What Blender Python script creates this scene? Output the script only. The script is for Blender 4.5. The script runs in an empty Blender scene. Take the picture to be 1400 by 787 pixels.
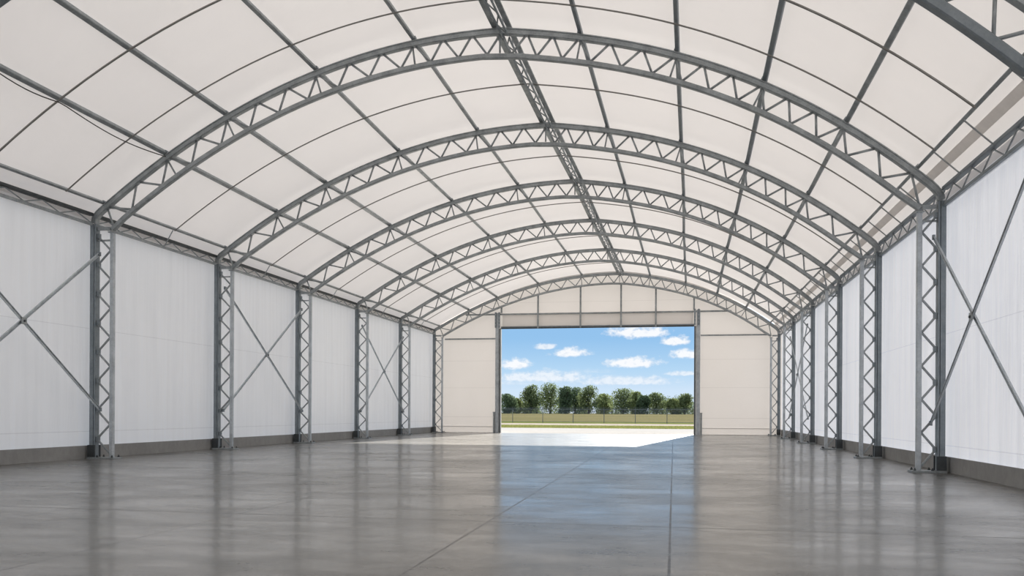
import bpy, math, random
from mathutils import Vector, Matrix, noise
random.seed(7)
C = bpy.context.scene.collection
sc = bpy.context.scene
PI = math.pi

# ------------------------------------------------------------------ helpers
class MB:
    def __init__(s): s.v = []; s.f = []; s.m = []
    def add(s, vs, fs, mi=0):
        b = len(s.v); s.v.extend([tuple(v) for v in vs]); s.f.extend([tuple(i + b for i in f) for f in fs]); s.m.extend([mi] * len(fs))
    def box(s, lo, hi, mi=0):
        x0, y0, z0 = lo; x1, y1, z1 = hi
        s.add([(x0,y0,z0),(x1,y0,z0),(x1,y1,z0),(x0,y1,z0),(x0,y0,z1),(x1,y0,z1),(x1,y1,z1),(x0,y1,z1)],
              [(3,2,1,0),(4,5,6,7),(0,1,5,4),(1,2,6,5),(2,3,7,6),(3,0,4,7)], mi)
    def sweep(s, pts, prof, up=(0,0,1), mi=0, cap=True):
        """sweep a closed 2-D profile [(a,b)..] along pts; a runs sideways, b along up"""
        pts = [Vector(p) for p in pts]; n = len(prof); rings = []
        for i, p in enumerate(pts):
            t0 = (pts[i] - pts[i-1]).normalized() if i else None
            t1 = (pts[i+1] - pts[i]).normalized() if i < len(pts) - 1 else None
            t = (t0 + t1).normalized() if t0 and t1 else (t0 or t1)
            k = 1.0 / max(.5, t.dot(t0)) if t0 and t1 else 1.0
            u = Vector(up)
            if abs(u.dot(t)) > .98: u = Vector((1,0,0)) if abs(t.x) < .9 else Vector((0,1,0))
            side = t.cross(u).normalized(); w = side.cross(t).normalized()
            rings.append([p + side * a + w * (b * k) for a, b in prof])
        b0 = len(s.v)
        vs = [v for r in rings for v in r]; fs = []
        for i in range(len(pts) - 1):
            for j in range(n):
                fs.append((i*n+j, i*n+(j+1)%n, (i+1)*n+(j+1)%n, (i+1)*n+j))
        if cap:
            fs.append(tuple(reversed(range(n)))); fs.append(tuple((len(pts)-1)*n + j for j in range(n)))
        s.add(vs, fs, mi)
    def tube(s, pts, r, n=8, mi=0, cap=True):
        s.sweep(pts, [(r*math.cos(2*PI*k/n + PI/n), r*math.sin(2*PI*k/n + PI/n)) for k in range(n)], mi=mi, cap=cap)
    def build(s, name, mat, parent=None, smooth=False, hardangle=None):
        me = bpy.data.meshes.new(name); me.from_pydata(s.v, [], s.f)
        for m in (mat if isinstance(mat, (list, tuple)) else [mat]): me.materials.append(m)
        if any(s.m): me.polygons.foreach_set('material_index', s.m)
        if smooth: me.polygons.foreach_set('use_smooth', [True] * len(me.polygons))
        me.update()
        o = bpy.data.objects.new(name, me); C.objects.link(o)
        if parent: o.parent = parent
        return o

def rect(w, h, c=.12):
    """chamfered rectangle: w sideways, h along up"""
    a, b = w/2, h/2; k = min(w, h) * c
    return [(-a+k,-b),(a-k,-b),(a,-b+k),(a,b-k),(a-k,b),(-a+k,b),(-a,b-k),(-a,-b+k)]
def hsec(w, h, t):
    """H section, flanges at +-w/2 (sideways), depth h along up"""
    a, b = w/2, h/2; q = t/2
    return [(-a,-b),(-a+t,-b),(-a+t,-q),(a-t,-q),(a-t,-b),(a,-b),(a,b),(a-t,b),(a-t,q),(-a+t,q),(-a+t,b),(-a,b)]

def thing(name, label, cat, loc=(0,0,0), group=None):
    o = bpy.data.objects.new(name, None); C.objects.link(o); o.location = loc
    o.empty_display_size = .2
    return tag(o, label, cat, group)
def tag(o, label, cat, group=None):
    o['label'] = label; o['category'] = cat; o['kind'] = 'thing'
    if group: o['group'] = group
    return o
def struct(o, label=None, cat=None):
    o['kind'] = 'structure'
    if label: o['label'] = label
    if cat: o['category'] = cat
    return o
def put(mb, name, mat, root, smooth=False, under=None):
    """build a part whose mesh coordinates are world ones under a root Empty standing at root.location (or under one of its parts)"""
    l = root.location; root = under or root
    mb.v = [(x-l.x, y-l.y, z-l.z) for x, y, z in mb.v]
    return mb.build(name, mat, root, smooth)
ORD = ['first','second','third','fourth','fifth','sixth','seventh','eighth','ninth','tenth','eleventh','twelfth','thirteenth','fourteenth','fifteenth','sixteenth','seventeenth','eighteenth','nineteenth','twentieth']

# ------------------------------------------------------------------ materials
def newmat(name):
    m = bpy.data.materials.new(name); m.use_nodes = True; nt = m.node_tree; nt.nodes.clear()
    return m, nt, nt.nodes, nt.links
def N(nt, t, **kw):
    n = nt.nodes.new(t)
    for k, v in kw.items():
        if k in n.inputs.keys(): n.inputs[k].default_value = v
        else: setattr(n, k, v)
    return n
def math_n(nt, op, a, b=None, c=None, clamp=False):
    n = nt.nodes.new('ShaderNodeMath'); n.operation = op; n.use_clamp = clamp
    for i, q in enumerate((a, b, c)):
        if q is None: continue
        if isinstance(q, (int, float)): n.inputs[i].default_value = q
        else: nt.links.new(q, n.inputs[i])
    return n.outputs[0]
def noise_n(nt, vec, scale, detail=4, rough=.55, mapscale=None):
    if mapscale:
        mp = nt.nodes.new('ShaderNodeMapping'); mp.inputs['Scale'].default_value = mapscale
        nt.links.new(vec, mp.inputs['Vector']); vec = mp.outputs[0]
    n = nt.nodes.new('ShaderNodeTexNoise'); n.inputs['Scale'].default_value = scale
    n.inputs['Detail'].default_value = detail; n.inputs['Roughness'].default_value = rough
    nt.links.new(vec, n.inputs['Vector'])
    return n.outputs['Fac']
def ramp_n(nt, fac, stops):
    r = nt.nodes.new('ShaderNodeValToRGB')
    while len(r.color_ramp.elements) < len(stops): r.color_ramp.elements.new(.5)
    for e, (p, c) in zip(r.color_ramp.elements, stops):
        e.position = p; e.color = (c[0], c[1], c[2], 1)
    nt.links.new(fac, r.inputs[0]); return r.outputs[0]
def bump_n(nt, h, strength, dist=.02):
    b = nt.nodes.new('ShaderNodeBump'); b.inputs['Strength'].default_value = strength; b.inputs['Distance'].default_value = dist
    nt.links.new(h, b.inputs['Height']); return b.outputs[0]
def pos_n(nt):
    return nt.nodes.new('ShaderNodeNewGeometry').outputs['Position']

def steel(name, lo, hi, metallic=.55, rough=.45):
    m, nt, ns, ln = newmat(name)
    p = pos_n(nt)
    f1 = noise_n(nt, p, 3.0, 5, .65); f2 = noise_n(nt, p, 22.0, 3)
    f = math_n(nt, 'ADD', math_n(nt, 'MULTIPLY', f1, .7), math_n(nt, 'MULTIPLY', f2, .3))
    col = ramp_n(nt, f, [(.3, lo), (.7, hi)])
    b = N(nt, 'ShaderNodeBsdfPrincipled', Metallic=metallic, Roughness=rough)
    ln.new(col, b.inputs['Base Color'])
    ln.new(math_n(nt, 'ADD', math_n(nt, 'MULTIPLY', f2, .25), rough - .12), b.inputs['Roughness'])
    o = N(nt, 'ShaderNodeOutputMaterial'); ln.new(b.outputs[0], o.inputs[0]); return m
M_GALV = steel('galvanised_steel', (.20,.222,.23), (.46,.49,.505), .2, .44)
M_GALV2 = steel('bright_galvanised_steel', (.36,.395,.425), (.66,.70,.73), .3, .38)
M_POST = steel('weathered_steel', (.17,.20,.22), (.29,.325,.35), .2, .48)
M_DARK = steel('dark_steel', (.045,.052,.056), (.09,.10,.105), .3, .5)
M_ROD = steel('dull_rod_steel', (.24,.235,.22), (.34,.33,.31), .3, .5)

def fabric(name, refl, trans, seams=None, wrinkle=.25, wscale=(1,1,.12), wfreq=2.2, seam_axis=2, gloss=.03, dirt=.04):
    """PVC membrane: reflects and lets daylight through; welded seams at fixed heights"""
    m, nt, ns, ln = newmat(name)
    p = pos_n(nt)
    big = noise_n(nt, p, .35, 4, .6)
    wr = noise_n(nt, p, wfreq, 4, .6, wscale)
    h = math_n(nt, 'ADD', math_n(nt, 'MULTIPLY', wr, 1.0), math_n(nt, 'MULTIPLY', big, .6))
    k = math_n(nt, 'ADD', math_n(nt, 'MULTIPLY', big, dirt*2), 1 - dirt)
    if wscale[2] < 1:                                            # hanging wall sheets: soft vertical unevenness of the weave
        st = noise_n(nt, p, 3.2, 3, .6, (1, 1, .05))
        k = math_n(nt, 'MULTIPLY', k, math_n(nt, 'ADD', math_n(nt, 'MULTIPLY', st, .22), .89))
    if seams:
        sp = nt.nodes.new('ShaderNodeSeparateXYZ'); ln.new(p, sp.inputs[0]); z = sp.outputs[seam_axis]
        line = None
        for zz, w in seams:
            q = math_n(nt, 'LESS_THAN', math_n(nt, 'ABSOLUTE', math_n(nt, 'SUBTRACT', z, zz)), w)
            line = q if line is None else math_n(nt, 'MAXIMUM', line, q)
        k = math_n(nt, 'MULTIPLY', k, math_n(nt, 'SUBTRACT', 1.0, math_n(nt, 'MULTIPLY', line, .13)))
    bn = bump_n(nt, h, wrinkle, .12)
    def scaled(c):
        n = nt.nodes.new('ShaderNodeVectorMath'); n.operation = 'SCALE'; n.inputs[0].default_value = c
        ln.new(k, n.inputs['Scale']); return n.outputs[0]
    d = N(nt, 'ShaderNodeBsdfDiffuse'); ln.new(scaled(refl), d.inputs[0]); ln.new(bn, d.inputs['Normal'])
    t = N(nt, 'ShaderNodeBsdfTranslucent'); ln.new(scaled(trans), t.inputs[0]); ln.new(bn, t.inputs['Normal'])
    a = N(nt, 'ShaderNodeAddShader'); ln.new(d.outputs[0], a.inputs[0]); ln.new(t.outputs[0], a.inputs[1])
    g = N(nt, 'ShaderNodeBsdfGlossy', Roughness=.42); ln.new(bn, g.inputs['Normal'])
    mx = N(nt, 'ShaderNodeMixShader', Fac=gloss); ln.new(a.outputs[0], mx.inputs[1]); ln.new(g.outputs[0], mx.inputs[2])
    o = N(nt, 'ShaderNodeOutputMaterial'); ln.new(mx.outputs[0], o.inputs[0]); return m
M_ROOF = fabric('roof_membrane', (.61,.59,.575), (.223,.209,.199), None, .10, (1,1,1), .8)
M_WALL_L = fabric('side_wall_membrane', (.67,.668,.66), (.32,.318,.318), [(.83,.012),(3.98,.010)], .25)
M_WALL_R = fabric('side_wall_membrane_b', (.66,.665,.67), (.33,.342,.37), [(.68,.012),(3.55,.010)], .10)
M_WALL_B = fabric('end_wall_membrane', (.66,.64,.625), (.063,.060,.058), [(1.15,.02),(3.25,.014),(5.2,.014),(9.35,.012)], .08, (1,1,1))
M_WALL_K = fabric('rear_wall_membrane', (.66,.66,.66), (.16,.16,.16), None, .08)
M_FLASH = fabric('membrane_flashing', (.50,.49,.48), (.25,.24,.23), None, .1)
M_KICK = fabric('end_wall_kick_strip', (.72,.70,.68), (.02,.02,.02), None, .05)
M_HEAD = fabric('header_panel_membrane', (.62,.605,.59), (.27,.262,.255), None, .05, (1,1,1))

def concrete(name, cols, rough, scale=1.0, joints=None, streak=False):
    m, nt, ns, ln = newmat(name); p = pos_n(nt)
    f1 = noise_n(nt, p, .28*scale, 6, .66, (.8, 1.0, 1)); f2 = noise_n(nt, p, 1.5*scale, 6, .70, (.6,1.4,1)); f3 = noise_n(nt, p, 60, 2)
    f = math_n(nt, 'ADD', math_n(nt, 'ADD', math_n(nt, 'MULTIPLY', f1, .5), math_n(nt, 'MULTIPLY', f2, .42)), math_n(nt, 'MULTIPLY', f3, .08))
    col = ramp_n(nt, f, cols)
    r = math_n(nt, 'ADD', math_n(nt, 'MULTIPLY', f2, .30), math_n(nt, 'MULTIPLY', f1, .2))
    r = math_n(nt, 'MAXIMUM', math_n(nt, 'ADD', math_n(nt, 'MULTIPLY', math_n(nt, 'SUBTRACT', r, .25), 1.2), rough), .1)
    b = N(nt, 'ShaderNodeBsdfPrincipled'); ln.new(r, b.inputs['Roughness'])
    if not joints: b.inputs['Specular IOR Level'].default_value = 0.0
    hgt = math_n(nt, 'MULTIPLY', f2, .4)
    if joints:
        sp = nt.nodes.new('ShaderNodeSeparateXYZ'); ln.new(p, sp.inputs[0]); x, y = sp.outputs[0], sp.outputs[1]
        line = None
        for kind, a, s, w in joints:
            u, v = (x, y) if kind == 'x' else (y, x)
            d = math_n(nt, 'ABSOLUTE', math_n(nt, 'SUBTRACT', u, math_n(nt, 'ADD', math_n(nt, 'MULTIPLY', v, s), a)))
            q = math_n(nt, 'LESS_THAN', d, w)
            line = q if line is None else math_n(nt, 'MAXIMUM', line, q)
        mix = N(nt, 'ShaderNodeMix', data_type='RGBA'); mix.inputs[7].default_value = (.035,.034,.033,1)
        ln.new(math_n(nt, 'MULTIPLY', line, .95), mix.inputs[0]); ln.new(col, mix.inputs[6]); col = mix.outputs[2]
        hgt = math_n(nt, 'SUBTRACT', hgt, line)
    ln.new(col, b.inputs['Base Color'])
    if joints:                                                   # power-floated skin: a patchy, smoother sheen over the slab
        cw = math_n(nt, 'MULTIPLY', math_n(nt, 'SUBTRACT', math_n(nt, 'ADD', math_n(nt, 'MULTIPLY', f1, .6), math_n(nt, 'MULTIPLY', f2, .4)), .40), 3.6, clamp=True)
        ln.new(math_n(nt, 'MULTIPLY', math_n(nt, 'MULTIPLY', cw, .97), math_n(nt, 'SUBTRACT', 1.0, line)), b.inputs['Coat Weight']); b.inputs['Coat Roughness'].default_value = .13
        b.inputs['Specular IOR Level'].default_value = .42
    else: ln.new(bump_n(nt, hgt, .25, .01), b.inputs['Normal'])
    o = N(nt, 'ShaderNodeOutputMaterial'); ln.new(b.outputs[0], o.inputs[0]); return m
JO = [('x',-2.33,-.0185,.013),('x',-.035,-.0083,.014),('x',-5.95,-.022,.010),('x',-8.6,-.03,.008),('x',3.4,0,.006),
      ('y',11.5,-.018,.024),('y',17.2,-.018,.024),('y',5.6,-.018,.012),('y',25.5,-.01,.016),('y',36,0,.02),('y',48,0,.03)]
M_FLOOR = concrete('polished_concrete', [(.40,(.080,.078,.072)),(.47,(.123,.120,.111)),(.53,(.162,.158,.147)),(.62,(.245,.238,.222))], .33, joints=JO)
M_APRON = concrete('broom_finished_concrete', [(.3,(.29,.283,.272)),(.7,(.38,.372,.36))], .85)
M_KERB = concrete('kerb_concrete', [(.3,(.27,.27,.265)),(.7,(.41,.41,.405))], .85, 2.5)

def simple(name, stops, scale, rough=.8, trans=0, ms=None, detail=5):
    m, nt, ns, ln = newmat(name); p = pos_n(nt)
    col = ramp_n(nt, noise_n(nt, p, scale, detail, .6, ms), stops)
    b = N(nt, 'ShaderNodeBsdfPrincipled', Roughness=rough); b.inputs['Specular IOR Level'].default_value = 0.0; ln.new(col, b.inputs['Base Color'])
    o = N(nt, 'ShaderNodeOutputMaterial'); out = b.outputs[0]
    if trans:
        t = N(nt, 'ShaderNodeBsdfTranslucent'); ln.new(col, t.inputs[0])
        mx = N(nt, 'ShaderNodeMixShader', Fac=trans); ln.new(out, mx.inputs[1]); ln.new(t.outputs[0], mx.inputs[2]); out = mx.outputs[0]
    ln.new(out, o.inputs[0]); return m
M_GRASS = simple('mown_grass', [(.3,(.085,.115,.03)),(.55,(.14,.155,.052)),(.75,(.21,.20,.09))], .25, .9, ms=(.25,1,1))
M_FIELD = simple('meadow_grass', [(.3,(.135,.13,.058)),(.55,(.185,.165,.082)),(.75,(.25,.215,.12))], .06, .9, ms=(.3,1,1))
M_GRAVEL = simple('gravel_track', [(.3,(.27,.24,.205)),(.7,(.38,.34,.295))], .4, .95)
M_BARK = simple('bark', [(.3,(.04,.035,.028)),(.7,(.09,.08,.065))], 3, .9)
M_LEAF = [simple('foliage_a', [(.3,(.095,.125,.06)),(.7,(.185,.23,.115))], .5, .7, .4),
          simple('foliage_b', [(.3,(.13,.165,.065)),(.7,(.24,.28,.125))], .5, .7, .4),
          simple('foliage_c', [(.3,(.07,.105,.06)),(.7,(.135,.185,.105))], .5, .7, .35)]
M_WIRE = steel('fence_wire', (.10,.12,.14), (.16,.18,.2), .5, .5)
M_CABLE = simple('cable_sheath', [(.3,(.10,.095,.09)),(.7,(.14,.135,.13))], 8, .6)

# ------------------------------------------------------------------ shape of the hall (metres; camera near the origin, +Y down the hall)
FY = [15.30, 23.894, 31.122, 38.378, 45.963, 53.595, 61.394]          # arch frames
RX = [-5.11, -4.948, -4.767, -4.58, -4.536, -4.389, -4.207]           # ridge
RZ = [12.30, 12.054, 11.771, 11.636, 11.56, 11.421, 11.165]
YB, YE = -6.0, 61.95                                                   # rear end wall, doorway end wall
XL, XR = -17.62, 6.45                                                  # arch springing
ZL, ZR_ = 7.35, 7.087
WL, WR = -17.83, 6.70                                                  # wall membranes
def lerp_tab(tab, y):
    if y <= FY[0]: return tab[0]
    for i in range(len(FY) - 1):
        if y <= FY[i+1]:
            t = (y - FY[i]) / (FY[i+1] - FY[i]); return tab[i] + t * (tab[i+1] - tab[i])
    return tab[-1]
def prof(side, u, y):
    """arch centre line: u = 0 ridge .. 1 springing"""
    rx, rz = lerp_tab(RX, y), lerp_tab(RZ, y)
    if side < 0: return rx + u * (XL - rx), rz - (u ** 2.1) * (rz - ZL)
    return rx + u * (XR - rx), rz - (.3 * u + .7 * u ** 2.5) * (rz - ZR_)
def nrm(side, u, y):
    a = prof(side, max(0, u - .01), y); b = prof(side, min(1, u + .01), y)
    t = Vector((b[0]-a[0], 0, b[1]-a[1])).normalized()
    n = Vector((-t.z, 0, t.x))
    return n if n.z > 0 else -n
def pt(side, u, y, off=0.0):
    x, z = prof(side, u, y); n = nrm(side, u, y)
    return Vector((x, y, z)) + n * off
UL = [.2, .431, .653, .806, .968]
UR = [.19, .417, .614, .793, .943]
DEP = .66

# ------------------------------------------------------------------ membranes and ground
def roof_mesh(off, u0, u1, sides, y0, y1, name, mat, smooth=True):
    mb = MB(); ys = []
    knots = [y0] + [y for y in FY if y0 < y < y1] + [y1]
    for a, b in zip(knots[:-1], knots[1:]):
        k = max(1, int(round((b - a) / 1.8))); ys += [a + (b - a) * i / k for i in range(k)]
    ys.append(y1)
    us = []
    nu = 26
    if sides == 0:
        us = [(-1, u1 * (nu - i) / nu) for i in range(nu)] + [(1, u1 * i / nu) for i in range(nu + 1)]
    else: us = [(sides, u0 + (u1 - u0) * i / 4) for i in range(5)]
    rows = [[pt(s, u, y, off) for s, u in us] for y in ys]
    if sides == 0:
        for r, y in zip(rows, ys):                       # skirts that lap over the side walls
            r.insert(0, Vector((WL - .03, y, 7.15))); r.append(Vector((WR + .03, y, 6.9)))
    n = len(rows[0])
    for r in rows: mb.v.extend(tuple(v) for v in r)
    for i in range(len(rows) - 1):
        for j in range(n - 1): mb.f.append((i*n+j, i*n+j+1, (i+1)*n+j+1, (i+1)*n+j)); mb.m.append(0)
    return mb.build(name, mat, None, smooth)
MEMB = .265
struct(roof_mesh(MEMB, 0, 1, 0, YB - .3, YE + .3, 'ceiling', M_ROOF))
struct(roof_mesh(MEMB - .03, .962, .977, 1, YB, YE, 'trim_1', M_FLASH))

def grid_wall(name, mat, x, y0, y1, z0, z1):
    mb = MB(); ny, nz = 60, 8
    for i in range(ny + 1):
        for j in range(nz + 1): mb.v.append((x, y0 + (y1-y0)*i/ny, z0 + (z1-z0)*j/nz))
    for i in range(ny):
        for j in range(nz):
            a = i*(nz+1)+j; mb.f.append((a, a+nz+1, a+nz+2, a+1)); mb.m.append(0)
    return struct(mb.build(name, mat))
grid_wall('wall_left', M_WALL_L, WL, YB, YE, .36, 7.6)
grid_wall('wall_right', M_WALL_R, WR, YB, YE, .36, 7.3)

DX0, DX1, DZ = -12.72, .86, 7.50                       # doorway
def end_wall(name, mat, y, opening):
    mb = MB(); yy = min(max(y, FY[0]), FY[-1])
    xs = [WL, -17.0, -16, -15, -14, -13.4, DX0] + [DX0 + (DX1-DX0)*i/16 for i in range(1, 16)] + [DX1, 1.5, 2.3, 3.2, 4, 4.8, 5.5, 6.1, WR]
    def top(x):
        rx = lerp_tab(RX, yy)
        side = -1 if x < rx else 1
        u = (x - rx) / ((XL if side < 0 else XR) - rx)
        u = min(u, 1.0); return pt(side, u, yy, MEMB).z + .025
    for a, b in zip(xs[:-1], xs[1:]):
        inside = opening and a >= DX0 - 1e-6 and b <= DX1 + 1e-6
        z0 = DZ + .03 if inside else .0
        ta, tb = top(a), top(b)
        k = 5
        for i in range(k):
            mb.add([(a, y, z0+(ta-z0)*i/k), (b, y, z0+(tb-z0)*i/k), (b, y, z0+(tb-z0)*(i+1)/k), (a, y, z0+(ta-z0)*(i+1)/k)], [(0,1,2,3)])
    return struct(mb.build(name, mat))
end_wall('wall_back', M_WALL_B, YE, True)
end_wall('wall_front', M_WALL_K, YB, False)

mb = MB(); mb.box((-18.1, YB - .2, -.25), (7.0, YE + .25, 0)); struct(mb.build('floor', M_FLOOR))
for nm, xa, xb in (('baseboard_left', -18.02, -17.79), ('baseboard_right', 6.66, 6.9)):
    mb = MB(); L = (YE - YB) / 9
    for i in range(9): mb.box((xa, YB + L*i + .004, .001), (xb, YB + L*(i+1) - .004, .40))
    struct(mb.build(nm, M_KERB))
mb = MB()
for a, b in ((-17.75, -13.2), (1.33, 6.62)):
    mb.box((a, YE - .05, .43), (b, YE - .012, .475)); mb.box((a, YE - .05, .001), (b, YE - .012, .035))
struct(mb.build('baseboard_back', M_KICK))

# outside: apron, mown verge, gravel track, meadow rising gently to the trees
mb = MB(); mb.box((-70, YE + .25, -.25), (60, 84.6, -.005)); struct(mb.build('apron_pavement', M_APRON))
def gz(y): 
    t = min(1, max(0, (y - 140) / 170)); return -.03 + 1.15 * t*t*(3-2*t)
def strip(name, mat, ys, x0=-420, x1=420, dz=0, wob=0, nx=84):
    mb = MB()
    for r, y in enumerate(ys):
        for i in range(nx + 1):
            x = x0 + (x1-x0)*i/nx
            yy = y + (wob * noise.noise(Vector((x*.06, y, 0))) if wob and r in (0, len(ys)-1) else 0)
            mb.v.append((x, yy, gz(y) + dz))
    for r in range(len(ys)-1):
        for i in range(nx):
            a = r*(nx+1)+i; mb.f.append((a, a+1, a+nx+2, a+nx+1)); mb.m.append(0)
    return struct(mb.build(name, mat))
strip('ground', M_FIELD, [84.5, 100, 120, 140, 165, 190, 220, 250, 280, 320, 420, 700])
strip('lawn', M_GRASS, [84.5, 90, 97, 106], dz=.012, wob=2)
strip('lawn', M_GRASS, [124, 130, 138, 152], dz=.012, wob=3)
strip('gravel_path', M_GRAVEL, [103.5, 109, 116, 124], dz=.006, wob=2)
mb = MB()
for x0, x1 in ((-420, -18.1), (7.0, 420)): mb.add([(x0,-120,-.04),(x1,-120,-.04),(x1,84.5,-.04),(x0,84.5,-.04)], [(0,1,2,3)])
mb.add([(-18.1,-120,-.04),(7,-120,-.04),(7,YB-.2,-.04),(-18.1,YB-.2,-.04)], [(0,1,2,3)])
struct(mb.build('outer_pavement', M_GRAVEL))  # unseen ground beside the hall, made pale gravel to bounce neutral light on walls
# grass blades on the verge beyond the apron
mb = MB(); rg = random.Random(3)
for k in range(9000):
    x = rg.uniform(-32, 10); y = 84.7 + 19 * rg.random() ** 1.6; h = rg.uniform(.04, .11); a = rg.uniform(0, PI); w = .03
    dx, dy = math.cos(a)*w, math.sin(a)*w; lx, ly = rg.uniform(-.06,.06), rg.uniform(-.06,.06)
    mb.add([(x-dx,y-dy,-.02),(x+dx,y+dy,-.02),(x+lx,y+ly,h)], [(0,1,2)])
M_BLADE = simple('grass_blades', [(.3,(.10,.115,.035)),(.7,(.17,.17,.07))], .5, .9, .5)
g = mb.build('grass', M_BLADE); g['kind'] = 'stuff'; g['label'] = 'short green grass along the far edge of the concrete apron'; g['category'] = 'grass'

# ------------------------------------------------------------------ columns
WALLS = {-1: 'wall with three cross braces', 1: 'wall with two cross braces'}
def column(side, i):
    y = FY[i]
    # inner/outer post centre lines, top height
    xo, xi, zt = (-17.59, -16.985, 6.86) if side < 0 else (6.45, 5.93, 6.60)
    s = -side                                        # towards the hall's middle
    nth = ORD[len(FY) - 1 - i]
    r = thing('lattice_column', 'grey lattice steel column, %s from the doorway, %s' % (nth, WALLS[side]), 'column', (xo, y, 0),
              'lattice columns along the ' + WALLS[side])
    g = [(-.095,-.10),(-.050,-.10),(-.050,-.06),(-.030,-.06),(-.030,-.10),(.095,-.10),(.095,.10),(-.030,.10),(-.030,.06),(-.050,.06),(-.050,.10),(-.095,.10)]
    if side > 0: g = [(-a, b) for a, b in reversed(g)]
    m = MB(); m.sweep([(xo, y, .055), (xo, y, zt + .28)], g, (0,1,0)); post = put(m, 'outer_post', M_POST, r)
    m = MB(); m.sweep([(xi, y, .055), (xi, y, zt)], rect(.125, .125, .14), (0,1,0)); put(m, 'inner_post', M_GALV2, r)
    d = abs(xi - xo)
    xa, xb = xo + s * .10, xi - s * .066             # faces the bars meet
    n = 15; z0, step = .16, (zt - .24) / 15
    for k in range(n):
        za, zb = z0 + step * k, z0 + step * (k + 1)
        if k % 2 == 0: p, q = (xb, y, za), (xa, y, zb)
        else: p, q = (xa, y, za), (xb, y, zb)
        m = MB(); m.sweep([p, q], rect(.055, .05, .2), (0,1,0)); put(m, 'diagonal_bar', M_GALV, r)
        if k % 2 == 0:                               # clamp where two bars meet the outer post
            m = MB(); m.box((min(xa, xa + s*.07), y - .06, zb - .07), (max(xa, xa + s*.07), y + .06, zb + .07)); put(m, 'clamp', M_POST, r, under=post)
    for zz in (zt - .22, ):
        m = MB(); m.sweep([(xa, y, zz), (xb, y, zz)], rect(.05, .05), (0,1,0)); put(m, 'horizontal_strut', M_GALV, r)
    m = MB(); m.box((min(xi - .1, xi + .1), y - .1, zt), (max(xi - .1, xi + .1), y + .1, zt + .03)); put(m, 'cap_plate', M_GALV, r)
    # foot: base plate, dark shoe, anchor bolts
    b0, b1 = sorted((xo - s * .10, xi + s * .20))
    m = MB(); m.box((b0, y - .22, .002), (b1, y + .22, .054)); base = put(m, 'base_plate', M_GALV, r)
    for ya_, yb_ in ((-.15, -.105), (.105, .15)):
        m = MB(); m.box((xo - .12, y + ya_, .053), (xo + .12, y + yb_, .42)); put(m, 'shoe_plate', M_DARK, r)
    for bx in (xi + s * .12, xo + s * .22):
        for by in (-.16, .16):
            m = MB(); m.tube([(bx, y + by, .052), (bx, y + by, .085)], .035, 6); m.tube([(bx, y + by, .085), (bx, y + by, .12)], .018, 8); put(m, 'anchor_bolt', M_DARK, r, under=base)
    return r
for side in (-1, 1):
    for i in range(len(FY)): column(side, i)

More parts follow.
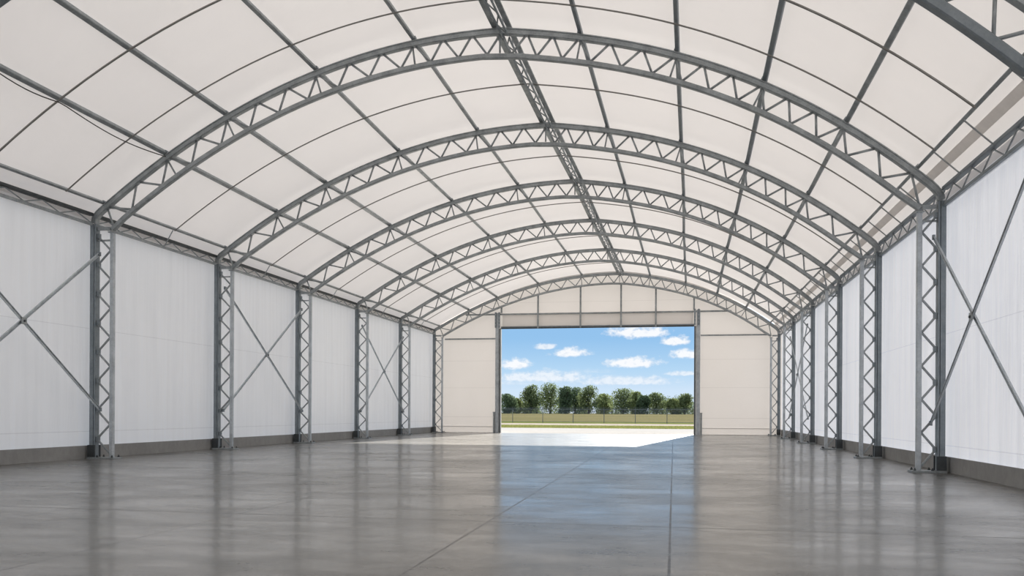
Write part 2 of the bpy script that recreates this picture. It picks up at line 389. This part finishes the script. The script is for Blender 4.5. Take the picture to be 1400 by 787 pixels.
# ------------------------------------------------------------------ arches
def arch_curves(i, off):
    y = FY[i]
    L = [pt(-1, u, y, off) for u in [1 - .02*k for k in range(50)]]
    R = [pt(1, u, y, off) for u in [.02*k for k in range(1, 51)]]
    return L + [pt(-1, 0, y, off)] + R
def arch(i):
    y = FY[i]
    def dep(side, u): return DEP if i else (.45 + .0 * u if side < 0 else .45 + .36 * u)      # the nearest truss deepens to one side
    nth = ORD[len(FY) - 1 - i]
    r = thing('arch_truss', 'grey arched lattice roof truss spanning the hall, %s from the doorway' % nth, 'roof truss', (RX[i], y, RZ[i]), 'arched roof trusses')
    # top chord with its bent ends coming down on to the outer posts
    L = [pt(-1, u, y) for u in [.975 - .0195*k for k in range(50)]]
    R = [pt(1, u, y) for u in [.0195*k for k in range(1, 51)]]
    top = [Vector((-17.60, y, 7.17)), Vector((-17.57, y, 7.34)), Vector((-17.45, y, 7.48))] + L + [pt(-1, 0, y)] + R + \
          [Vector((6.30, y, 7.20)), Vector((6.41, y, 7.05)), Vector((6.44, y, 6.91))]
    tee = [(-.09,-.075),(-.07,-.092),(.07,-.092),(.09,-.075),(.09,-.055),(.068,-.045),(.068,.045),(.09,.055),(.09,.075),(.07,.092),(-.07,.092),(-.09,.075),(-.09,.055),(-.068,.045),(-.068,-.045),(-.09,-.055)]
    m = MB(); m.sweep(top, [(-a, b) for a, b in reversed([(p[1], p[0]) for p in tee])], (0,1,0)); put(m, 'top_chord', M_GALV, r)
    # bottom chord ends over the inner posts
    Lb = [pt(-1, .045 + .0185*k, y, -dep(-1, .045 + .0185*k)) for k in range(50)]; Lb = [p for p in Lb if p.x > -16.93][::-1]
    Rb = [pt(1, .045 + .0185*k, y, -dep(1, .045 + .0185*k)) for k in range(50)]; Rb = [p for p in Rb if p.x < 5.86]
    xi, zi = -16.985, 6.97
    bot = [Vector((xi, y, zi))] + Lb + Rb + [Vector((5.93, y, 6.71 if i else 6.76))]
    m = MB(); m.sweep(bot, rect(.14, .145, .14) if i else rect(.19, .21, .14), (0,1,0)); put(m, 'bottom_chord', M_GALV if i else M_POST, r)
    # end struts between the chord ends
    for xa, xb, z in ((-17.47, -17.06, 7.0), (6.33, 6.0, 6.74)):
        m = MB(); m.sweep([(xa, y, z), (xb, y, z)], rect(.10, .09), (0,1,0)); put(m, 'end_strut', M_GALV, r)
    for side, us in ((-1, UL), (1, UR)):
        div = [3, 3, 3, 2, 2] if side < 0 else [3, 3, 3, 3, 2]
        st = [0.0] + us; nodes = []
        for k in range(5):
            for j in range(div[k]): nodes.append(st[k] + (st[k+1] - st[k]) * j / div[k])
        nodes.append(st[5])
        for a, b in zip(nodes[:-1], nodes[1:]):
            c = (a + b) / 2
            e = (b - a) * .06
            B = pt(side, c, y, -dep(side, c) + .075)
            for q, dd in ((a + e, -.02), (b - e, .02)):
                m = MB(); m.tube([pt(side, q, y, -.092), B + Vector((dd * side, 0, 0))], .033, 8); put(m, 'diagonal_bar', M_GALV, r, True)
        for k, u in enumerate(([0.0] if side < 0 else []) + us[:4]):
            # post below each purlin
            A = pt(side, u, y, -.09)
            B = pt(side, u, y, -dep(side, u) + .07)
            sh = Vector((.05 * side, 0, 0))
            m = MB(); m.tube([A + sh, B + sh], .027, 8); put(m, 'vertical_bar', M_GALV, r, True)
        for u in us[4:]:
            A = pt(side, u, y, -.09); B = Vector((xi + .03, y, zi + .09)) if side < 0 else Vector((5.92, y, 6.80))
            m = MB(); m.tube([A, B], .03, 8); put(m, 'end_bar', M_GALV, r, True)
    return r
for i in range(len(FY)): arch(i)

# ------------------------------------------------------------------ purlins
PY = [9.0] + FY
for side, us in ((-1, UL), (1, UR)):
    for k, u in enumerate(us):
        r = thing('purlin', '%s steel purlin down from the ridge, towards the %s' % (ORD[k], WALLS[side]), 'purlin', tuple(pt(side, u, FY[0], .15)), 'roof purlins')
        m = MB(); w = (.105, .11, .13, .13, .085)[k]
        pts = [pt(side, u, y, .095 + w/2 + (.008 if k < 4 else .022)) for y in PY]; pts[-1].y += .12
        m.sweep(pts, rect(w, w, .12), tuple(nrm(side, u, FY[2]))); put(m, 'tube', M_POST if side > 0 and k < 3 else M_GALV, r)
        for i in range(len(FY)):
            nn = nrm(side, u, FY[i]); tt = Vector((nn.z, 0, -nn.x)) * (w/2 + .016)
            c = pt(side, u, FY[i], .155) + tt * -side
            m = MB(); m.sweep([c + Vector((0, -.07, 0)), c + Vector((0, .07, 0))], rect(.02, .085), tuple(nn)); put(m, 'cleat', M_POST, r)

# ridge girders: one lattice box per bay
for i in range(-1, len(FY) - 1):
    ya, yb = (FY[i] if i >= 0 else 9.0) + .09, FY[i+1] - .09
    yc = (ya + yb) / 2
    r = thing('ridge_girder', 'lattice ridge girder along the roof crown, %s bay from the doorway' % ORD[len(FY) - 2 - i], 'girder', (lerp_tab(RX, yc), yc, lerp_tab(RZ, yc)), 'ridge girders')
    def rp(y, dx, dz): return Vector((lerp_tab(RX, y) + dx, y, lerp_tab(RZ, y) + dz))
    for s in (-1, 1):
        m = MB(); m.sweep([rp(ya - .085, s*.20, .135), rp(yb + .085, s*.20, .135)], rect(.15, .05, .1)); put(m, 'top_flange', M_GALV, r)
        m = MB(); m.sweep([rp(ya, .11 + s*.085, -.16), rp(yb, .11 + s*.085, -.16)], rect(.05, .055, .1)); put(m, 'bottom_chord', M_POST, r)
    n = 14
    for k in range(n):
        y0, y1 = ya + (yb-ya)*k/n, ya + (yb-ya)*(k+1)/n
        s = 1 if k % 2 else -1
        m = MB(); m.tube([rp(y0, .11 - s*.085, -.13), rp(y1, .11 + s*.085, -.13)], .022, 6); put(m, 'lattice_bar', M_GALV, r)
        if k % 2 == 0:
            for s2 in (-1, 1):
                m = MB(); m.tube([rp(y1, s2*.16, .115), rp(y1, .11 + s2*.085, -.13)], .018, 6); put(m, 'web_bar', M_GALV, r)

# thin tie rods that cross each bay under the purlins
RODS = [(19.25, 0), (22.15, 0)] + [((FY[i] + FY[i+1]) / 2 + .1 + (.12 if i == 5 else 0), i) for i in range(1, 6)]
for q, (y, i) in enumerate(RODS):
    where = ('farther of the two in the sixth bay from the doorway' if q == 0 else 'nearer of the two in the sixth bay from the doorway' if q == 1 else '%s bay from the doorway' % ORD[5 - i])
    m = MB()
    ptsL = [pt(-1, u, y, .05) for u in [.968 - .0323*k for k in range(30)]]; ptsR = [pt(1, u, y, .05) for u in [.943/29*k for k in range(1, 30)]]
    rr = .028 if q == 0 else .023
    m.tube([p for p in ptsL if p.x < lerp_tab(RX, y) - .32] + [Vector((lerp_tab(RX, y), y, lerp_tab(RZ, y) + .055))] + [p for p in ptsR if p.x > lerp_tab(RX, y) + .32], rr, 6)
    o = m.build('tie_rod', M_ROD); tag(o, 'thin roof tie rod, ' + where, 'rod', 'roof tie rods')

# slack cable clipped under the fourth purlin of the three-brace slope
m = MB(); pts = []
for k in range(25):
    y = 16.9 + (23.7 - 16.9) * k / 24
    ph = (y - 16.9) / 2.35 if y < 19.25 else (y - 19.25) / 4.45
    c = pt(-1, UL[3], y, .06); pts.append(c + Vector((.08, 0, -.08 - (.10 if y < 19.25 else .16) * math.sin(PI * min(1, ph)))))
m.tube(pts, .016, 6); o = m.build('slack_cable', M_CABLE, None, True); tag(o, 'thin slack cable drooping below a purlin beside the tie rod over the corner', 'cable')

# ------------------------------------------------------------------ eave girders and cross braces
def eave(side, i):
    ya, yb = (FY[i] if i >= 0 else 9.0) + .115, FY[i+1] - .115
    x, zt, zb = (-17.63, 7.42, 7.13) if side < 0 else (6.50, 7.17, 6.76)
    nth = ORD[len(FY) - 2 - i]
    r = thing('eave_girder', 'lattice eave girder, %s bay from the doorway, above the %s' % (nth, WALLS[side]), 'girder', (x, (ya+yb)/2, zb), 'eave girders over the ' + WALLS[side])
    m = MB(); m.sweep([(x, ya, zt), (x, yb, zt)], rect(.15, .09, .1)); put(m, 'top_chord', M_DARK if side < 0 else M_POST, r)
    m = MB(); m.sweep([(x, ya, zb), (x, yb, zb)], rect(.09, .075, .1)); put(m, 'bottom_chord', M_GALV if side < 0 else M_POST, r)
    n = 12
    for k in range(n):
        y0, y1 = ya + (yb-ya)*k/n, ya + (yb-ya)*(k+1)/n
        a, b = (zb + .035, zt - .045) if k % 2 == 0 else (zt - .045, zb + .035)
        m = MB(); m.tube([(x, y0, a), (x, y1, b)], .02, 6); put(m, 'lattice_bar', M_GALV, r)
    # short rods up to the lowest purlin
    u = UL[4] if side < 0 else UR[4]
    for t in ((.5,) if side < 0 else (.22, .55, .82)):
        y = ya + (yb - ya) * t; P = pt(side, u, y, .05); B = (x - side*.085, y, zb + .05 if side < 0 else zt - .02)
        m = MB(); m.tube([P, B], .02, 6); put(m, 'stay_rod', M_GALV, r)
for side in (-1, 1):
    for i in range(-1, len(FY) - 1): eave(side, i)

def xbrace(side, i):
    ya, yb = (FY[i] if i else 17.35) + .09, FY[i+1] - .09
    x = -17.33 if side < 0 else 6.20
    z0, z1 = (1.50, 6.22) if side < 0 else (1.25, 5.95)
    nth = ORD[len(FY) - 2 - i]
    r = thing('cross_brace', 'X-shaped steel cross brace, %s bay from the doorway, %s' % (nth, WALLS[side]), 'brace', (x, (ya+yb)/2, z0), 'wall cross braces')
    s = -side
    for k, (p, q) in enumerate((((x, ya, z1), (x, yb, z0)), ((x - s*.05, ya, z0), (x - s*.05, yb, z1)))):
        m = MB(); prf = [(-.045,-.02),(.045,-.02),(.045,.02),(.03,.02),(.03,-.005),(-.03,-.005),(-.03,.02),(-.045,.02)]
        m.sweep([p, q], prf, (s,0,0)); bar = put(m, 'brace_bar', M_GALV2, r)
        for e in (p, q):
            m = MB(); m.box((e[0] - .03, e[1] - .05, e[2] - .06), (e[0] + .03, e[1] + .05, e[2] + .06)); put(m, 'end_lug', M_POST, r, under=bar)
    c = ((x + s*.03), (ya+yb)/2, (z0+z1)/2)
    m = MB(); m.box((c[0] - .012, c[1] - .09, c[2] - .09), (c[0] + .012, c[1] + .09, c[2] + .09)); pl = put(m, 'centre_plate', M_GALV, r)
    m = MB(); m.tube([(c[0] + s*.012, c[1], c[2]), (c[0] + s*.04, c[1], c[2])], .03, 6); put(m, 'centre_bolt', M_DARK, r, under=pl)
for side, i in ((-1, 0), (-1, 2), (-1, 4), (1, 0), (1, 4)): xbrace(side, i)
for side, x in ((-1, -17.33), (1, 6.20)):                       # plain posts that carry the near ends of the first braces
    m = MB(); m.sweep([(x, 17.33, .002), (x, 17.33, 6.75)], hsec(.12, .09, .02), (0,1,0))
    tag(m.build('wall_post', M_POST), 'plain steel post carrying the cross brace of the sixth bay, ' + WALLS[side], 'post')

# ------------------------------------------------------------------ doorway frame in the end wall
yF = YE - .16
r = thing('door_frame', 'grey steel frame around the wide open doorway in the end wall', 'door frame', ((DX0+DX1)/2, yF, 0))
for x0, x1, s in ((DX0 - .42, DX0, 1), (DX1, DX1 + .42, -1)):
    m = MB(); xc = (x0+x1)/2
    m.sweep([(xc - s*.075, yF, .002), (xc - s*.075, yF, 8.62)], rect(.25, .20, .1), (0,1,0)); put(m, 'jamb_post', M_GALV2, r)
    m = MB(); m.sweep([(xc + s*.135, yF, .002), (xc + s*.135, yF, DZ)], rect(.13, .16, .1), (0,1,0)); put(m, 'jamb_lining', M_GALV, r)
    m = MB(); xi_ = x1 if s > 0 else x0
    m.box((min(xi_, xi_ - s*.06), yF - .15, .002), (max(xi_, xi_ - s*.06), yF - .112, DZ)); put(m, 'guide_rail', M_DARK, r)
    xo_ = x0 if s > 0 else x1
    m = MB(); m.box((min(xo_ - s*.13, xo_ - s*.01), yF - .13, .002), (max(xo_ - s*.13, xo_ - s*.01), yF + .02, 1.45)); m.box((min(xo_ - s*.15, xo_), yF - .15, 1.45), (max(xo_ - s*.15, xo_), yF + .03, 1.52)); put(m, 'guard_post', M_GALV, r)
    for q in (-.17, .09):
        m = MB(); m.box((xc + q - .06, yF - .19, 7.55), (xc + q + .06, yF - .115, 8.66)); pl = put(m, 'bracket_plate', M_POST, r)
        for zz in (7.75, 8.0, 8.25, 8.5):
            m = MB(); m.tube([(xc + q, yF - .19, zz), (xc + q, yF - .215, zz)], .03, 6); put(m, 'bolt', M_GALV2, r, under=pl)
m = MB(); m.sweep([(DX0, yF, DZ + .07), (DX1, yF, DZ + .07)], rect(.2, .14, .1)); put(m, 'head_beam', M_POST, r)
m = MB(); m.sweep([(DX0 + .02, yF - .125, DZ + .0), (DX1 - .02, yF - .125, DZ + .0)], rect(.04, .10, .1)); put(m, 'door_bottom_rail', M_DARK, r)
m = MB(); m.sweep([(-15.35, yF, 8.52), (3.35, yF, 8.50)], rect(.12, .11, .1)); put(m, 'upper_rail', M_GALV, r)
mx = [-12.69, -10.035, -7.003, -4.158, -1.756, .84]
def arch_bot(x, y):
    rx = lerp_tab(RX, y); side = -1 if x < rx else 1
    best = min((pt(side, u/200, y, -DEP) for u in range(201)), key=lambda p: abs(p.x - x)); return best.z
for x in mx:
    m = MB(); m.sweep([(x, yF - .10, DZ - .02 if -12 < x < .5 else 8.6), (x, yF - .10, arch_bot(x, FY[-1]) - .05 + .12)], rect(.12, .10, .1), (0,1,0)); put(m, 'mullion', M_GALV, r)
for a, b in zip(mx[:-1], mx[1:]):
    m = MB(); m.add([(a+.05, yF + .055, DZ+.14), (b-.05, yF + .055, DZ+.14), (b-.05, yF + .055, 8.46), (a+.05, yF + .055, 8.46)], [(0,1,2,3)]); put(m, 'header_panel', M_HEAD, r)
for a, b, z, w in ((-16.9, DX0 - .44, 6.78, WALLS[-1]), (DX1 + .44, 5.86, 6.85, WALLS[1])):
    m = MB(); m.sweep([(a, yF + .02, z), (b, yF + .02, z)], rect(.10, .10, .1)); o = m.build('wall_rail', M_GALV)
    tag(o, 'horizontal rail on the end wall, from doorway to ' + w, 'rail', 'end wall rails')

# ------------------------------------------------------------------ fence outside
FYY = 129.0
r = thing('wire_fence', 'dark wire mesh fence with thin posts crossing the meadow beyond the doorway', 'fence', (-12, FYY, 0))
xs_ = [-47.5 + 4.55 * k for k in range(17)]
for x in xs_:
    m = MB(); m.tube([(x, FYY, -.02), (x, FYY, 2.1)], .045, 6); m.tube([(x, FYY, 2.1), (x, FYY - .25, 2.32)], .03, 6); put(m, 'post', M_WIRE, r)
for z in (.12, 2.02):
    m = MB(); m.tube([(xs_[0], FYY, z), (xs_[-1], FYY, z)], .032, 5); put(m, 'rail', M_WIRE, r)
m = MB()
for z in (2.16, 2.26): m.tube([(xs_[0], FYY - .1 - (z-2.16)*.8, z), (xs_[-1], FYY - .1 - (z-2.16)*.8, z)], .012, 4)
put(m, 'barbed_wire', M_WIRE, r)
m = MB(); x = xs_[0]
while x < xs_[-1]:
    for dx in (1.9, -1.9):
        if xs_[0] <= x + dx <= xs_[-1]: m.add([(x-.010, FYY+.03, .12), (x+.010, FYY+.03, .12), (x+dx+.010, FYY+.03, 2.02), (x+dx-.010, FYY+.03, 2.02)], [(0,1,2,3)])
    x += .14
put(m, 'chain_mesh', M_WIRE, r)

# ------------------------------------------------------------------ trees
def crown_mesh(seed, w, h, n=2700, clear=.05):
    """leaf clumps in a billowing crown of half-width w and height h, standing from z = clear*h"""
    rg = random.Random(seed); mb = MB(); blobs = []
    for k in range(22):
        t = (k + rg.random()) / 22
        zz = h * (clear + .02 + (.88 - clear) * t); rad = w * (1.0 - .85 * abs(t - .36) ** 1.2) * .72
        a = rg.uniform(0, 2*PI); d = rad * rg.uniform(.2, .95)
        rr = min(w * rg.uniform(.28, .44), h * .22)
        blobs.append((Vector((math.cos(a)*d, math.sin(a)*d, min(zz, h - rr * 1.05 - (d / w) ** 2 * h * .16))), rr))
    q = min(w * .36, h * .2)
    blobs.append((Vector((0, 0, h * .5)), w * .6)); blobs.append((Vector((w * rg.uniform(-.2, .2), 0, h - q)), q))
    for c, rr in blobs:
        k = int(n * (rr / w) ** 2 / 2.4)
        for q in range(k):
            v = Vector((rg.gauss(0,1), rg.gauss(0,1), rg.gauss(0,1))).normalized()
            p = c + v * rr * rg.uniform(.75, 1.08)
            s = rg.uniform(.16, .34)
            a = Vector((rg.gauss(0,1), rg.gauss(0,1), rg.gauss(0,1))).normalized(); b = a.cross(v).normalized() if a.cross(v).length > .1 else Vector((1,0,0))
            a = (v * .6 + a).normalized(); a = (a - b * a.dot(b)).normalized()
            mb.add([p - a*s - b*s*.5, p - a*s*.2 + b*s*.7, p + a*s + b*s*.3, p + a*s*.3 - b*s*.8], [(0,1,2,3)])
    return mb
def tree(x, y, w, top, label, mat, seed, group, clear=.05):
    z0 = gz(y) - .02; h = top - z0
    r = thing('tree', label, 'tree', (x, y, z0), group)
    crown_mesh(seed, w, h, clear=clear).build('crown', mat, r)
    m = MB(); tr = .035 * h
    m.tube([(0,0,0), (.02*h,0,.25*h), (0,.02*h,.5*h)], tr, 8)
    rg = random.Random(seed)
    for k in range(5):
        a = 2*PI*k/5 + rg.random(); m.tube([(.01*h, 0, (.22+.05*k)*h), (math.cos(a)*w*.5, math.sin(a)*w*.5, (.5 + .07*k)*h)], tr*.35, 6)
    m.build('trunk', M_BARK, r); return r
TR = [(-65.3,8.4,3.6),(-61.3,6.5,2.6),(-56.3,11.8,3.7),(-48.9,12.5,5.2),(-43.1,11.2,2.8),(-39.4,10.9,4.3),(-34.2,11.5,4.0),(-28.4,8.4,3.4),(-21.3,10.6,4.6),(-17.0,9.3,3.0),(-14.0,7.9,2.8),(-8.9,8.9,4.0),(-3.0,6.6,2.9),(1.2,8.5,3.4)]
MI = [2,1,0,0,2,2,0,1,0,1,2,0,1,0]
LAB = ['dark low tree beside the door jamb on the side of the three-brace wall', 'small pale green tree in a gap beside the dark tree at the jamb', 'tall narrow tree rising beside the broadest tree of the row',
       'tallest and broadest tree of the row beyond the fence', 'slim dark tree pressed against the broadest tree', 'bushy dark tree between the slim tree and the open-crowned one', 'tall open-crowned tree just past the dark bushy middle of the row',
       'low light green tree filling the dip in the middle of the row', 'big dome-shaped tree after the dip in the row', 'medium pale tree leaning on the big dome-shaped tree', 'short dark tree between two rounded trees',
       'round spreading tree standing apart past the dome-shaped one', 'lowest pale tree in the gap before the last tree', 'rounded tree beside the door jamb by the two-brace wall']
for k, (x, tp, w) in enumerate(TR):
    tree(x * (1 + .03 * (k % 2)), 330 + (k % 2) * 10, w * 1.5, (tp + .5) * (1 + .03 * (k % 2)), LAB[k], M_LEAF[MI[k]], 10 + k, 'trees beyond the fence')
rg = random.Random(5)
# darker rank behind, filling the gaps
bx = [-64.5, -59.5, -54, -46, -37, -30.5, -25.5, -19, -11.5, -5.8, -.5, 5]
for k, x in enumerate(bx):
    tree(x*1.09, 360 + (k % 2)*19, 7.2, 7.4 + rg.uniform(-.8, .9), 'dark tree of the rear rank, %s counting from the three-brace side' % ORD[k], M_LEAF[2], 60 + k, 'rear rank of trees', -.12)
# neighbours that stand just outside the doorway view
for k, x in enumerate((-75, -86, -97, -108, 10, 21, 32, 43)):
    tree(x, 334, 4.2, 9 + rg.uniform(-1.5, 2), ('tree hidden by the end wall, %s beyond the row on the three-brace side' % ORD[k]) if k < 4 else ('tree hidden by the end wall, %s beyond the row on the two-brace side' % ORD[k-4]), M_LEAF[k % 3], 90 + k, 'trees beyond the fence')

# ------------------------------------------------------------------ sky, sun
w = bpy.data.worlds.new('World'); sc.world = w; w.use_nodes = True; nt = w.node_tree; nt.nodes.clear(); ln = nt.links
geo = nt.nodes.new('ShaderNodeTexCoord'); D = geo.outputs['Generated']
sp = nt.nodes.new('ShaderNodeSeparateXYZ'); ln.new(D, sp.inputs[0]); dx, dy, dz = sp.outputs
el = math_n(nt, 'MAXIMUM', dz, 0.0)
SKY_HI = (.62,.76,1.0)
sky = ramp_n(nt, math_n(nt, 'POWER', el, .5), [(0.0,(.72,.81,.91)),(.16,(.61,.755,.91)),(.22,(.45,.665,.88)),(.29,(.29,.53,.82)),(.40,(.25,.48,.80)),(.7,SKY_HI),(1.0,(.80,.87,1.0))])
dyp = math_n(nt, 'MAXIMUM', dy, .05)
qx = math_n(nt, 'DIVIDE', dx, dyp); qz = math_n(nt, 'DIVIDE', dz, dyp)
cb = nt.nodes.new('ShaderNodeCombineXYZ'); ln.new(qx, cb.inputs[0]); ln.new(qz, cb.inputs[1])
n1 = noise_n(nt, cb.outputs[0], 55, 5, .6, (1, 1.6, 1)); n2 = noise_n(nt, cb.outputs[0], 140, 4, .6, (1, 1.4, 1))
CL = [(-.0468,.0900,.0357,.0083,1.0),(-.0078,.0802,.0187,.0057,1.0),(-.1248,.0675,.0205,.0062,1.0),(-.1536,.0755,.0137,.0036,.8),(-.1878,.0545,.0199,.0074,1.0),
      (-.0540,.0557,.0320,.0074,1.0),(.0043,.0650,.0180,.0062,1.0),(-.1543,.0400,.058,.0076,.72),(-.0663,.0355,.060,.0060,.66),(.0028,.0441,.0200,.0033,.7),(-.20,.034,.05,.004,.35),(-.10,.047,.03,.003,.25)]
mask = None; shade = None
warp = math_n(nt, 'MULTIPLY', math_n(nt, 'SUBTRACT', n1, .5), 2.4)
warp2 = math_n(nt, 'MULTIPLY', math_n(nt, 'SUBTRACT', n2, .5), 1.0)
for cx_, cz_, a, b, op in CL:
    ux = math_n(nt, 'DIVIDE', math_n(nt, 'SUBTRACT', qx, cx_), a * 1.15)
    uz = math_n(nt, 'SUBTRACT', qz, cz_)
    up = math_n(nt, 'DIVIDE', uz, b * 1.35); dn = math_n(nt, 'DIVIDE', uz, -b * .72)
    uv = math_n(nt, 'MAXIMUM', up, dn)
    rr = math_n(nt, 'SQRT', math_n(nt, 'ADD', math_n(nt, 'MULTIPLY', ux, ux), math_n(nt, 'MULTIPLY', uv, uv)))
    e = math_n(nt, 'ADD', math_n(nt, 'ADD', math_n(nt, 'SUBTRACT', 1.0, rr), math_n(nt, 'MULTIPLY', warp, .55)), math_n(nt, 'MULTIPLY', warp2, .8))
    mk = math_n(nt, 'MULTIPLY', math_n(nt, 'DIVIDE', e, .55 if op > .6 else .9, clamp=True), op)
    mask = mk if mask is None else math_n(nt, 'MAXIMUM', mask, mk)
front = math_n(nt, 'GREATER_THAN', dy, .06)
mask = math_n(nt, 'MULTIPLY', mask, front)
cc = ramp_n(nt, math_n(nt, 'ADD', n2, math_n(nt, 'MULTIPLY', mask, .25)), [(.40,(.66,.74,.85)),(.72,(.94,.95,.97))])
mxn = N(nt, 'ShaderNodeMix', data_type='RGBA'); ln.new(math_n(nt, 'MULTIPLY', mask, .95), mxn.inputs[0]); ln.new(sky, mxn.inputs[6]); ln.new(cc, mxn.inputs[7])
# broken white cloud over the unseen sky, brightened leftwards to lift the left roof
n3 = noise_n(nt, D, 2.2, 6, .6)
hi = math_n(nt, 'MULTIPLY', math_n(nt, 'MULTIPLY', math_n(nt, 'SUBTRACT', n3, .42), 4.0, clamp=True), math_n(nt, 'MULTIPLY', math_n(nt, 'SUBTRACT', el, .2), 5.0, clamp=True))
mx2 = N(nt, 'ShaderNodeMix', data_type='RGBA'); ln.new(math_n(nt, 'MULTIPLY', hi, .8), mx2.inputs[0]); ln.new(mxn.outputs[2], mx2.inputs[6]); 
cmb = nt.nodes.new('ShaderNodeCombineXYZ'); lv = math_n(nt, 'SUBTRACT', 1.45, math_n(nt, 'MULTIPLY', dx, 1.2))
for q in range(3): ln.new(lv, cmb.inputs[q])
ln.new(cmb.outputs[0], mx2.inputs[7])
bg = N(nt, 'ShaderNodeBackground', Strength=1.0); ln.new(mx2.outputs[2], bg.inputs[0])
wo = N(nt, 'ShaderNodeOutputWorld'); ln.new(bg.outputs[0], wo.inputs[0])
w.cycles.sampling_method = 'MANUAL'; w.cycles.sample_map_resolution = 1024

sd = bpy.data.lights.new('sun', 'SUN'); sd.energy = 17.0; sd.color = (1.0, .94, .85); sd.angle = math.radians(.6)
so = bpy.data.objects.new('sun', sd); C.objects.link(so)
sv = Vector((-2.8/23.2, -1.0, -7.5/23.2)).normalized()                 # the way the light travels
so.rotation_euler = sv.to_track_quat('-Z', 'Y').to_euler(); so.location = (10, 90, 40)

# ------------------------------------------------------------------ camera
f, yaw, cy, roll, hcam = 1200.0, .19035, 563.803, .005, 1.4666
cam = bpy.data.cameras.new('camera'); co = bpy.data.objects.new('camera', cam); C.objects.link(co)
F = Vector((-math.sin(yaw), math.cos(yaw), 0)); R0 = Vector((math.cos(yaw), math.sin(yaw), 0)); U0 = Vector((0,0,1))
Rv = R0 * math.cos(roll) + U0 * math.sin(roll); Uv = -R0 * math.sin(roll) + U0 * math.cos(roll)
mt = Matrix((Rv, Uv, -F)).transposed().to_4x4(); mt.translation = Vector((0, 0, hcam)); co.matrix_world = mt
cam.sensor_fit = 'HORIZONTAL'; cam.sensor_width = 36; cam.lens = f / 1400 * 36
cam.shift_y = (cy - 393.5) / 1400; cam.clip_end = 2000; cam.clip_start = .05
sc.camera = co

sc.view_settings.view_transform = 'Standard'; sc.view_settings.look = 'None'; sc.view_settings.gamma = 1
sc.view_settings.exposure = 0.06; sc.view_settings.use_curve_mapping = False
cy_ = sc.cycles
cy_.max_bounces = 10; cy_.diffuse_bounces = 6; cy_.glossy_bounces = 4; cy_.transmission_bounces = 6; cy_.transparent_max_bounces = 8
cy_.use_denoising = True; cy_.sample_clamp_indirect = 6.0
try: cy_.denoiser = 'OPENIMAGEDENOISE'
except Exception: pass
